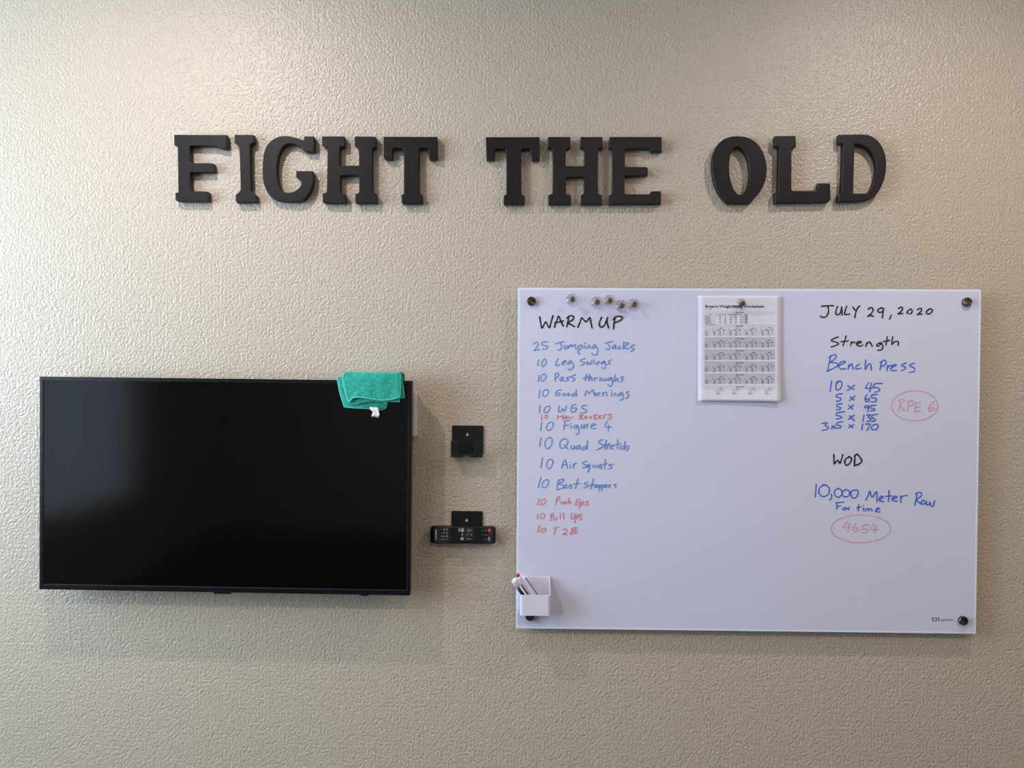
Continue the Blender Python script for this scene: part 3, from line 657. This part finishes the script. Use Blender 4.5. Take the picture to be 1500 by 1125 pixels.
for a, b in zip(g, g[1:]):
    for i in range(NU): bm.faces.new((a[i], a[i+1], b[i+1], b[i]))
o = obj('sheet', bm, M['paper'], ws, True); md = o.modifiers.new('thickness', 'SOLIDIFY'); md.thickness = .0003; md.offset = -1
sx_ = lambda z: 1020+z/11.54
sy_ = lambda z: 430+z/11.54
def band(y0, y1, m, x0=1032.3, x1=1135.3, lift=.0005):
    bm = bmesh.new(); n = 12; mm = max(2, int((y1-y0)/1.5)); g = []
    for j in range(mm+1): g.append([bm.verts.new(sheet_pos(x0+(x1-x0)*i/n, y0+(y1-y0)*j/mm, lift)) for i in range(n+1)])
    for a, b in zip(g, g[1:]):
        for i in range(n): bm.faces.new((a[i], a[i+1], b[i+1], b[i]))
    return obj('table_band', bm, M[m], ws, True)
band(455.8, 461.0, 'band_light', 1032.3, 1135); band(461.0, 475.0, 'band_light', 1032.3, 1048); band(461.0, 474.2, 'band', 1088, 1095.3)
band(475.2, 491.6, 'band_light')
BANDS = [(493.9, 509.0), (511.6, 526.8), (529.2, 544.3), (547.0, 561.9)]
for a, b in BANDS: band(a, b, 'band')
band(564.8, 570.4, 'band_light')
P_ = lambda a, b: sheet_pos(a, b, .0009)
bmb = bmesh.new(); put_text(bmb, "Bryan's Weightlifting Worksheet", 1033, 450.6, 5.6, P_, 86.5, 'l', .012)
obj('printed_title', bmb, M['ink_bold'], ws)['label'] = 'bold black printed title line'
bmb = bmesh.new(); bmt = bmesh.new()
put_text(bmt, 'July 27, 2020', 1033, 453.8, 1.9, P_, 9.5)
put_text(bmb, 'Training Maxes', 1083.5, 458.4, 2.0, P_, 13, 'c', .02)
put_text(bmb, 'Lift', 1040, 461.3, 1.9, P_, 2.6, 'c', .02)
for i, x in enumerate((1052.3, 1060.3, 1068.2, 1076.1, 1083.8)): put_text(bmb, 'Round %d' % (i+1), x, 461.3, 1.9, P_, 6.2, 'c', .01)
put_text(bmb, 'Total', 1092, 461.3, 1.9, P_, 4, 'c', .02)
rnd = random.Random(2)
for r, nm in enumerate(('Squat', 'Front Squat', 'Back Squat', 'Push Press', 'Bench Press')):
    y = 463.7+r*2.5
    put_text(bmb, nm, 1032.8, y, 2.0, P_, (5, 8, 8, 8, 9)[r], 'l', .015)
    for x in (1056, 1063.6, 1071.6, 1079.2, 1086.9): put_text(bmt, str(rnd.choice((95, 135, 155, 185, 205, 225))), x, y, 2.0, P_, 2.6, 'r', .01)
    put_text(bmb, str(rnd.choice((165, 195, 205, 245))), 1094.8, y, 2.0, P_, 3, 'r', .02)
put_text(bmt, 'Enter the 1RM here', 1034, 476.2, 1.9, P_, 14)
def block(title, y0):
    put_text(bmb, title, 1083.7, y0+2.7, 2.1, P_, min(11.5, 1.25*len(title)), 'c', .02)
    for wk in range(4):
        ox = wk*23.6; dy = -.5 if wk == 3 else 0
        put_text(bmb, 'Week %d' % (wk+1), 1056.3+ox, y0+5.6+dy, 1.9, P_, 5.4, 'c', .015)
        for s, x, wd in (('%', 1044.3, 1.4), ('Weight', 1052.5, 5.2), ('Reps', 1060.2, 3.8)): put_text(bmb, s, x+ox, y0+8.3+dy*.6, 1.9, P_, wd, 'c', .015)
        for r in range(3):
            y = y0+10.7+r*2.35+dy*.5
            put_text(bmt, '%d%%' % (65+wk*5+r*10), 1048+ox, y, 2.0, P_, 3.1, 'r', .012)
            put_text(bmt, str(rnd.choice((95, 105, 125, 135, 145, 165, 185))), 1056+ox, y, 2.0, P_, 2.7, 'r', .012)
            put_text(bmt, str((5, 3, 1)[r]), 1060+ox, y, 2.0, P_, (.8, .8, .35)[r], 'c', .012)
    for r in range(3): put_text(bmb, 'Set %d' % (r+1), 1033, y0+10.7+r*2.35, 2.0, P_, 3.8, 'l', .015)
block('Deadlift', 475.6)
for (a, b), nm in zip(BANDS, ('Front Squat', 'Back Squat', 'Push Press', 'Bench Press')): block(nm, a)
put_text(bmb, 'What to Lift', 1084, 567.2, 2.1, P_, 11, 'c', .02)
for wk in range(4):
    ox = wk*23.7; put_text(bmb, 'Week %d' % (wk+1), 1056.3+ox, 569.7, 1.9, P_, 5.4, 'c', .015)
    for r, (s, wd) in enumerate((('10 Rounds x 10', 11.5), ('Sit ups', 4.6), ('10 Minutes', 7))): put_text(bmt, s, 1049+ox, 572.4+r*2.5, 1.9, P_, wd, 'l', .005)
obj('printed_headings', bmb, M['ink_bold'], ws)['kind'] = 'stuff'; obj('printed_figures', bmt, M['ink_print'], ws)['kind'] = 'stuff'

# ---------------------------------------------------------------- clear magnets
def magnet(px, py, label, base=.0003):
    p = at(px, py, BD+.021)
    t = thing('magnet', label, 'magnet', (p.x, -BD, p.z), 'clear round magnets on the board')
    B0 = (p.x, -BD-base, p.z)
    bm = bmesh.new()
    lathe(bm, B0, (0, -1, 0), [(0, 0), (.0160, 0), (.0168, .0012), (.0160, .0030), (.0112, .0046), (.0078, .0080), (.0072, .0125), (.0088, .0165), (.0104, .0190), (.0104, .0212), (.0094, .0225), (0, .0225)], 40)
    obj('clear_body', bm, M['acrylic'], t, True)
    bm = bmesh.new(); lathe(bm, (p.x, -BD-base-.0165, p.z), (0, -1, 0), [(0, 0), (.0064, 0), (.0064, .0046), (.0058, .0050), (0, .0050)], 24); o = obj('metal_core', bm, M['core'], t)
    bm = bmesh.new(); lathe(bm, (p.x, -BD-base-.0002, p.z), (0, -1, 0), [(0, 0), (.0048, 0), (.0048, .0040), (0, .0040)], 24); obj('metal_core', bm, M['core'], t)
    return t
for (px, py), lb in zip(((838.4, 438.2), (875, 442.1), (893.8, 439.9), (911.2, 447.5), (929.6, 445.6)),
    ('clear round magnet sitting alone beside the upper left standoff of the board', 'clear round magnet at the left end of the row of four',
     'clear round magnet second in the row of four, the highest of them', 'clear round magnet third in the row of four, the lowest of them', 'clear round magnet at the right end of the row of four')):
    magnet(px, py, lb)
magnet(1088, 444.7, 'clear round magnet holding up the printed paper sheet', .0024)

# ---------------------------------------------------------------- marker cup on the board
CF = .080                                         # front face of the cup
q0, q1 = at(761.6, 902, CF), at(806.4, 902, CF); zf = at(784, 871.6, CF).z; zb = at(784, 845, BD+.004).z; zc0 = q0.z
cup = thing('marker_cup', 'small white plastic marker cup on the lower left corner of the whiteboard', 'cup', ((q0.x+q1.x)/2, -BD, zc0))
def cup_loop(off):
    x0, x1, y0, y1 = q0.x+off, q1.x-off, -CF+off, -BD-.0006-off
    r = .007-off*.8; out = []
    for cx, cy, a0, rr in ((x1-r, y0+r, 270, r), (x1-.002, y1-.002, 0, .002), (x0+.002, y1-.002, 90, .002), (x0+r, y0+r, 180, r)):
        for k in range(7):
            a = math.radians(a0+90*k/6); out.append((cx+rr*math.cos(a), cy+rr*math.sin(a)))
    return out
def cup_top(y):
    t = (-BD-y)/(CF-BD)                            # 0 at the back, 1 at the front
    s = min(1, max(0, (t-.05)/.72)); s = s*s*(3-2*s)
    return zb+(zf-zb)*s
def dense(lp):
    out = []
    for i in range(len(lp)):
        a, b = Vector(lp[i]), Vector(lp[(i+1) % len(lp)]); n = max(1, int((b-a).length/.004))
        out += [tuple(a.lerp(b, k/n)) for k in range(n)]
    return out
bm = bmesh.new()
lo = cup_loop(0)
A, B = [], []
outer = dense(lo); cxm, cym = (q0.x+q1.x)/2, -(CF+BD)/2
hx, hy = (q1.x-q0.x)/2, (CF-BD)/2
def inner_of(p): return (cxm+(p[0]-cxm)*(hx-.0022)/hx, cym+(p[1]-cym)*(hy-.0022)/hy)
o_b = [bm.verts.new((x, y, zc0)) for x, y in outer]; o_t = [bm.verts.new((x, y, cup_top(y))) for x, y in outer]
i_t = [bm.verts.new((*inner_of((x, y)), cup_top(y))) for x, y in outer]; i_b = [bm.verts.new((*inner_of((x, y)), zc0+.0025)) for x, y in outer]
n = len(outer)
for i in range(n):
    j = (i+1) % n
    for q in ((o_b[i], o_b[j], o_t[j], o_t[i]), (o_t[i], o_t[j], i_t[j], i_t[i]), (i_t[i], i_t[j], i_b[j], i_b[i])): bm.faces.new(q)
bm.faces.new(o_b); bm.faces.new(i_b)
o = obj('cup_shell', bm, M['white_plastic'], cup, True)
md = o.modifiers.new('ease', 'BEVEL'); md.width = .0006; md.segments = 2; md.limit_method = 'ANGLE'; md.angle_limit = .7
for f in o.data.polygons: f.use_smooth = False
md = o.modifiers.new('wn', 'WEIGHTED_NORMAL')

def marker(label, tip_px, tip_Y, base_px, base_Y, r, kind):
    a, b = at(*tip_px, tip_Y), at(*base_px, base_Y); d = (a-b); Ln = d.length; d.normalize()
    t = thing('dry_erase_marker', label, 'marker', b, 'markers standing in the white cup')
    def part(nm, m, prof, seg=24):
        bm = bmesh.new(); lathe(bm, b, d, prof, seg); return obj(nm, bm, m, t, True)
    def wrap(nm, m, h0, h1, c0, c1, rr):
        """a printed strip around part of the barrel, c0..c1 degrees from the side facing the camera"""
        u = Vector((0, -1, 0)); u = (u-d*u.dot(d)).normalized(); v = d.cross(u); bm = bmesh.new(); g = []
        for k in range(13):
            aa = math.radians(c0+(c1-c0)*k/12); e = (u*math.cos(aa)+v*math.sin(aa))*rr
            g.append((bm.verts.new(b+d*h0+e), bm.verts.new(b+d*h1+e)))
        for p, q in zip(g, g[1:]): bm.faces.new((p[0], q[0], q[1], p[1]))
        o = obj(nm, bm, m, t, True); md = o.modifiers.new('thickness', 'SOLIDIFY'); md.thickness = .0002; return o
    if kind == 'capped':
        part('barrel', M['white_plastic'], [(0, 0), (r*.8, 0), (r*.9, .003), (r*.9, Ln-.020), (0, Ln-.020)])
        part('cap', M['white_plastic'], [(0, Ln-.0212), (r*1.0, Ln-.0212), (r*1.04, Ln-.019), (r*1.02, Ln-.003), (r*.92, Ln-.0008), (r*.72, Ln), (r*.66, Ln-.0012), (0, Ln-.0014)], 32)
        wrap('barrel_label', M['label_black'], .010, Ln-.023, -200, 22, r*.915); wrap('barrel_label', M['label_black'], .010, Ln-.026, 62, 100, r*.915)
    elif kind == 'red':
        part('barrel', M['white_plastic'], [(0, 0), (r*.9, 0), (r, .003), (r, Ln-.014), (r*.78, Ln-.007), (r*.74, Ln-.0065), (0, Ln-.0065)])
        part('end_plug', M['red'], [(0, Ln-.0064), (r*.72, Ln-.0064), (r*.74, Ln-.001), (r*.6, Ln+.001), (0, Ln+.0014)])['label'] = 'bright red end plug'
        wrap('barrel_label', M['label_black'], .010, Ln-.028, -110, -48, r*1.012)
    else:
        part('barrel', M['white_plastic'], [(0, 0), (r*.9, 0), (r, .003), (r, Ln-.010), (r*.8, Ln-.002), (0, Ln)])
        wrap('barrel_label', M['label_blue'], .006, Ln-.006, 42, 84, r*1.012)
    return t
marker('white capped marker with a black label, leaning out of the white cup in front', (752.6, 849.2), .088, (786, 897), .050, .0083, 'capped')
marker('white marker with a bright red end, middle one in the white cup', (757.6, 841.5), .070, (797, 898), .053, .0066, 'red')
marker('white marker with a blue stripe, rearmost in the white cup', (765.2, 844.5), .048, (800.5, 894), .0385, .0062, 'blue')

# ---------------------------------------------------------------- black wall holders and the remote control
HD = .032
def X(px, Y=0.): return at(px, 650, Y).x
def holder(label):
    """built where the upper one hangs"""
    x0, x1 = at(662.1, 640, .004).x, at(707.8, 640, .004).x; zt = at(685, 623.4, .004).z
    fx0, fx1 = at(660.4, 655, HD).x, at(707.0, 655, HD).x; zbt = at(684, 669.8, HD).z
    fx0, fx1 = x0+0*fx0, x1+0*fx1
    t = thing('remote_holder', label, 'holder', ((x0+x1)/2, 0, zbt), 'black wall holders between television and whiteboard')
    bm = bmesh.new(); zn = at(684, 666.9, HD).z; prism(bm, round_rect(x0, zn, x1, zt, .0035, 5, (1, 1, 0, 0)), -.0006, -.0042); obj('back_plate', bm, M['black'], t)
    zl = at(684, 645.3, HD).z; zm = at(684, 664.6, HD).z; wl = .0215
    n0, n1 = at(679.0, 669, HD).x, at(688.0, 669, HD).x
    pts = [(x0, zbt), (n0, zbt), (n0, zn), (n1, zn), (n1, zbt), (x1, zbt), (x1, zl-.002), (x1-.002, zl), (x1-wl+.002, zl), (x1-wl, zl-.002), (x1-wl, zm+.0015), (x1-wl-.0015, zm), (x0+wl+.0015, zm), (x0+wl, zm+.0015), (x0+wl, zl-.002), (x0+wl-.002, zl), (x0+.002, zl), (x0, zl-.002)]
    bm = bmesh.new(); prism(bm, pts, -HD, -HD+.0028); o = obj('front_lip', bm, M['black'], t)
    md = o.modifiers.new('ease', 'BEVEL'); md.width = .0005; md.segments = 2; md.limit_method = 'ANGLE'
    bm = bmesh.new(); box(bm, (x0, -HD+.0030, zn+.0002), (x1, -.0044, zn+.0022)); obj('tray_floor', bm, M['black'], t)
    # small pale sail shaped emblem
    cx = at(684.6, 636, .0045).x; cz = at(684.6, 636, .0045).z; s = .0018
    bm = bmesh.new()
    for poly in (((-.15, 2.3), (-1.1, 0), (-2.05, -1.7), (-.2, -1.7)), ((.25, 2.0), (.25, -1.7), (2.05, -1.7), (1.2, .1)), ((-2.0, -1.95), (2.0, -1.95), (.9, -2.5), (-.9, -2.5))):
        prism(bm, [(cx+a*s, cz+b*s) for a, b in poly], -.0043, -.0046)
    obj('emblem', bm, M['white_mark'], t)['label'] = 'small pale sail shaped emblem'
    return t
h1 = holder('empty black wall holder, the upper of the two, right of the television')
zA = at(685, 623.4, .004); zB = at(684, 748.8, .004); delta = zB-zA
h2 = h1.copy(); C.objects.link(h2); h2.location = h1.location + Vector((delta.x, 0, delta.z)); h2['label'] = 'black wall holder below the empty one, cradling the remote control'
for ch in list(h1.children):
    c_ = ch.copy(); C.objects.link(c_); c_.parent = h2
# the remote lies across the lower holder
r0, r1 = at(630.4, 783.6, .022), at(725.8, 784.4, .022); ra = math.atan2(r1.z-r0.z, r1.x-r0.x)
rc = (r0+r1)/2; rl = (r1-r0).length; rh = (at(680, 771.8, .022)-at(680, 796.4, .022)).length
rem = thing('remote_control', 'black television remote with coloured buttons lying sideways in the lower holder', 'remote control', (rc.x, -.014, rc.z))
rem.rotation_euler = (0, -ra, 0)
YF = -.0085; YK = .0085
bm = bmesh.new(); prism(bm, round_rect(-rl/2, -rh/2, rl/2, rh/2, .0065, 6), YF+.002, YK)
bmesh.ops.bevel(bm, geom=[e for e in bm.edges if abs(e.verts[0].co.y-e.verts[1].co.y) < 1e-6], offset=.0028, segments=3, affect='EDGES')
obj('body', bm, M['remote_body'], rem, True, world=False)
bm = bmesh.new(); prism(bm, round_rect(-rl/2+.010, -rh/2+.0022, rl/2-.008, rh/2-.0022, .003, 4), YF+.0004, YF+.0030)
obj('face_plate', bm, M['remote_face'], rem, False, world=False)
def rp(zx, zy):
    p = at(625+zx/13.636, 760+zy/13.636, .0228); q = p-rc
    return q.x*math.cos(ra)+q.z*math.sin(ra), -q.x*math.sin(ra)+q.z*math.cos(ra)
def button(zx, zy, w_, h_, m, r=None, y=.0010, label=None):
    x, z = rp(zx, zy); k = 1/13.636/554
    bm = bmesh.new(); prism(bm, round_rect(x-w_*k/2, z-h_*k/2, x+w_*k/2, z+h_*k/2, (r or min(w_, h_)*.3)*k, 3), YF-y, YF+.0006)
    o = obj('button', bm, M[m], rem, False, world=False)
    if label: o['label'] = label
    return o
for x in (297, 345):
    for y in (212, 280, 347, 410): button(x, y, 38, 44, 'btn_dark')
for y, m, lb in ((210, 'btn_red', 'small red button'), (280, 'btn_green', 'small teal button'), (347, 'btn_orange', 'small orange button'), (410, 'btn_blue', 'small blue button')): button(405, y, 46, 46, m, 20, label=lb)
button(640, 226, 50, 74, 'btn_white', label='white button'); button(712, 226, 62, 74, 'btn_pink', label='pale pink button'); button(705, 402, 60, 72, 'btn_white', label='white button')
button(712, 314, 62, 62, 'btn_dark', 28)
for x, y in ((790, 230), (842, 230), (892, 230), (810, 316), (890, 316), (786, 402), (836, 402), (886, 402), (632, 314), (632, 400)): button(x, y, 40, 50, 'btn_dark')
for x, y in ((1110, 230), (1175, 230), (1112, 320), (1175, 320), (1110, 406), (1175, 406), (1245, 402)): button(x, y, 46, 54, 'btn_dark')
button(1254, 230, 62, 70, 'btn_red', 26, label='red power button')
bm = bmesh.new()
def glyph(zx, zy, s, size, rot=PI/2, wd=None):
    def pos(a, b):
        x, z = rp(a, b); return Vector((x, YF-.0013, z))
    put_text(bm, s, zx, zy, size, pos, wd, 'c', .02, rot)
dig = ['0', '9', '8', '7', '-', '6', '5', '4']
for (x, y, s) in ((290, 212, '-'), (290, 280, '7'), (290, 347, '8'), (290, 410, '9'), (334, 212, 'CC'), (334, 280, '4'), (334, 347, '5'), (334, 410, '6'),
                  (700, 314, '@'), (782, 230, 'I'), (830, 230, 'CH'), (882, 230, 'o'), (798, 316, 'II'), (880, 316, 'H'), (776, 402, '<'), (826, 402, 'II'), (876, 402, '>'),
                  (1100, 230, '3'), (1165, 230, '2'), (1102, 320, '0'), (1165, 320, '5'), (1100, 406, '1'), (1165, 406, '6'), (1232, 402, 'SRC'), (625, 314, '+'), (625, 400, 'l')):
    glyph(x, y, s, 42)
obj('button_print', bm, M['white_mark'], rem, False, world=False)
bm = bmesh.new(); glyph(172, 314, 'SAMSUNG', 44, PI/2, 190); obj('brand_print', bm, M['white_mark'], rem, False, world=False)

bpy.context.view_layer.update()
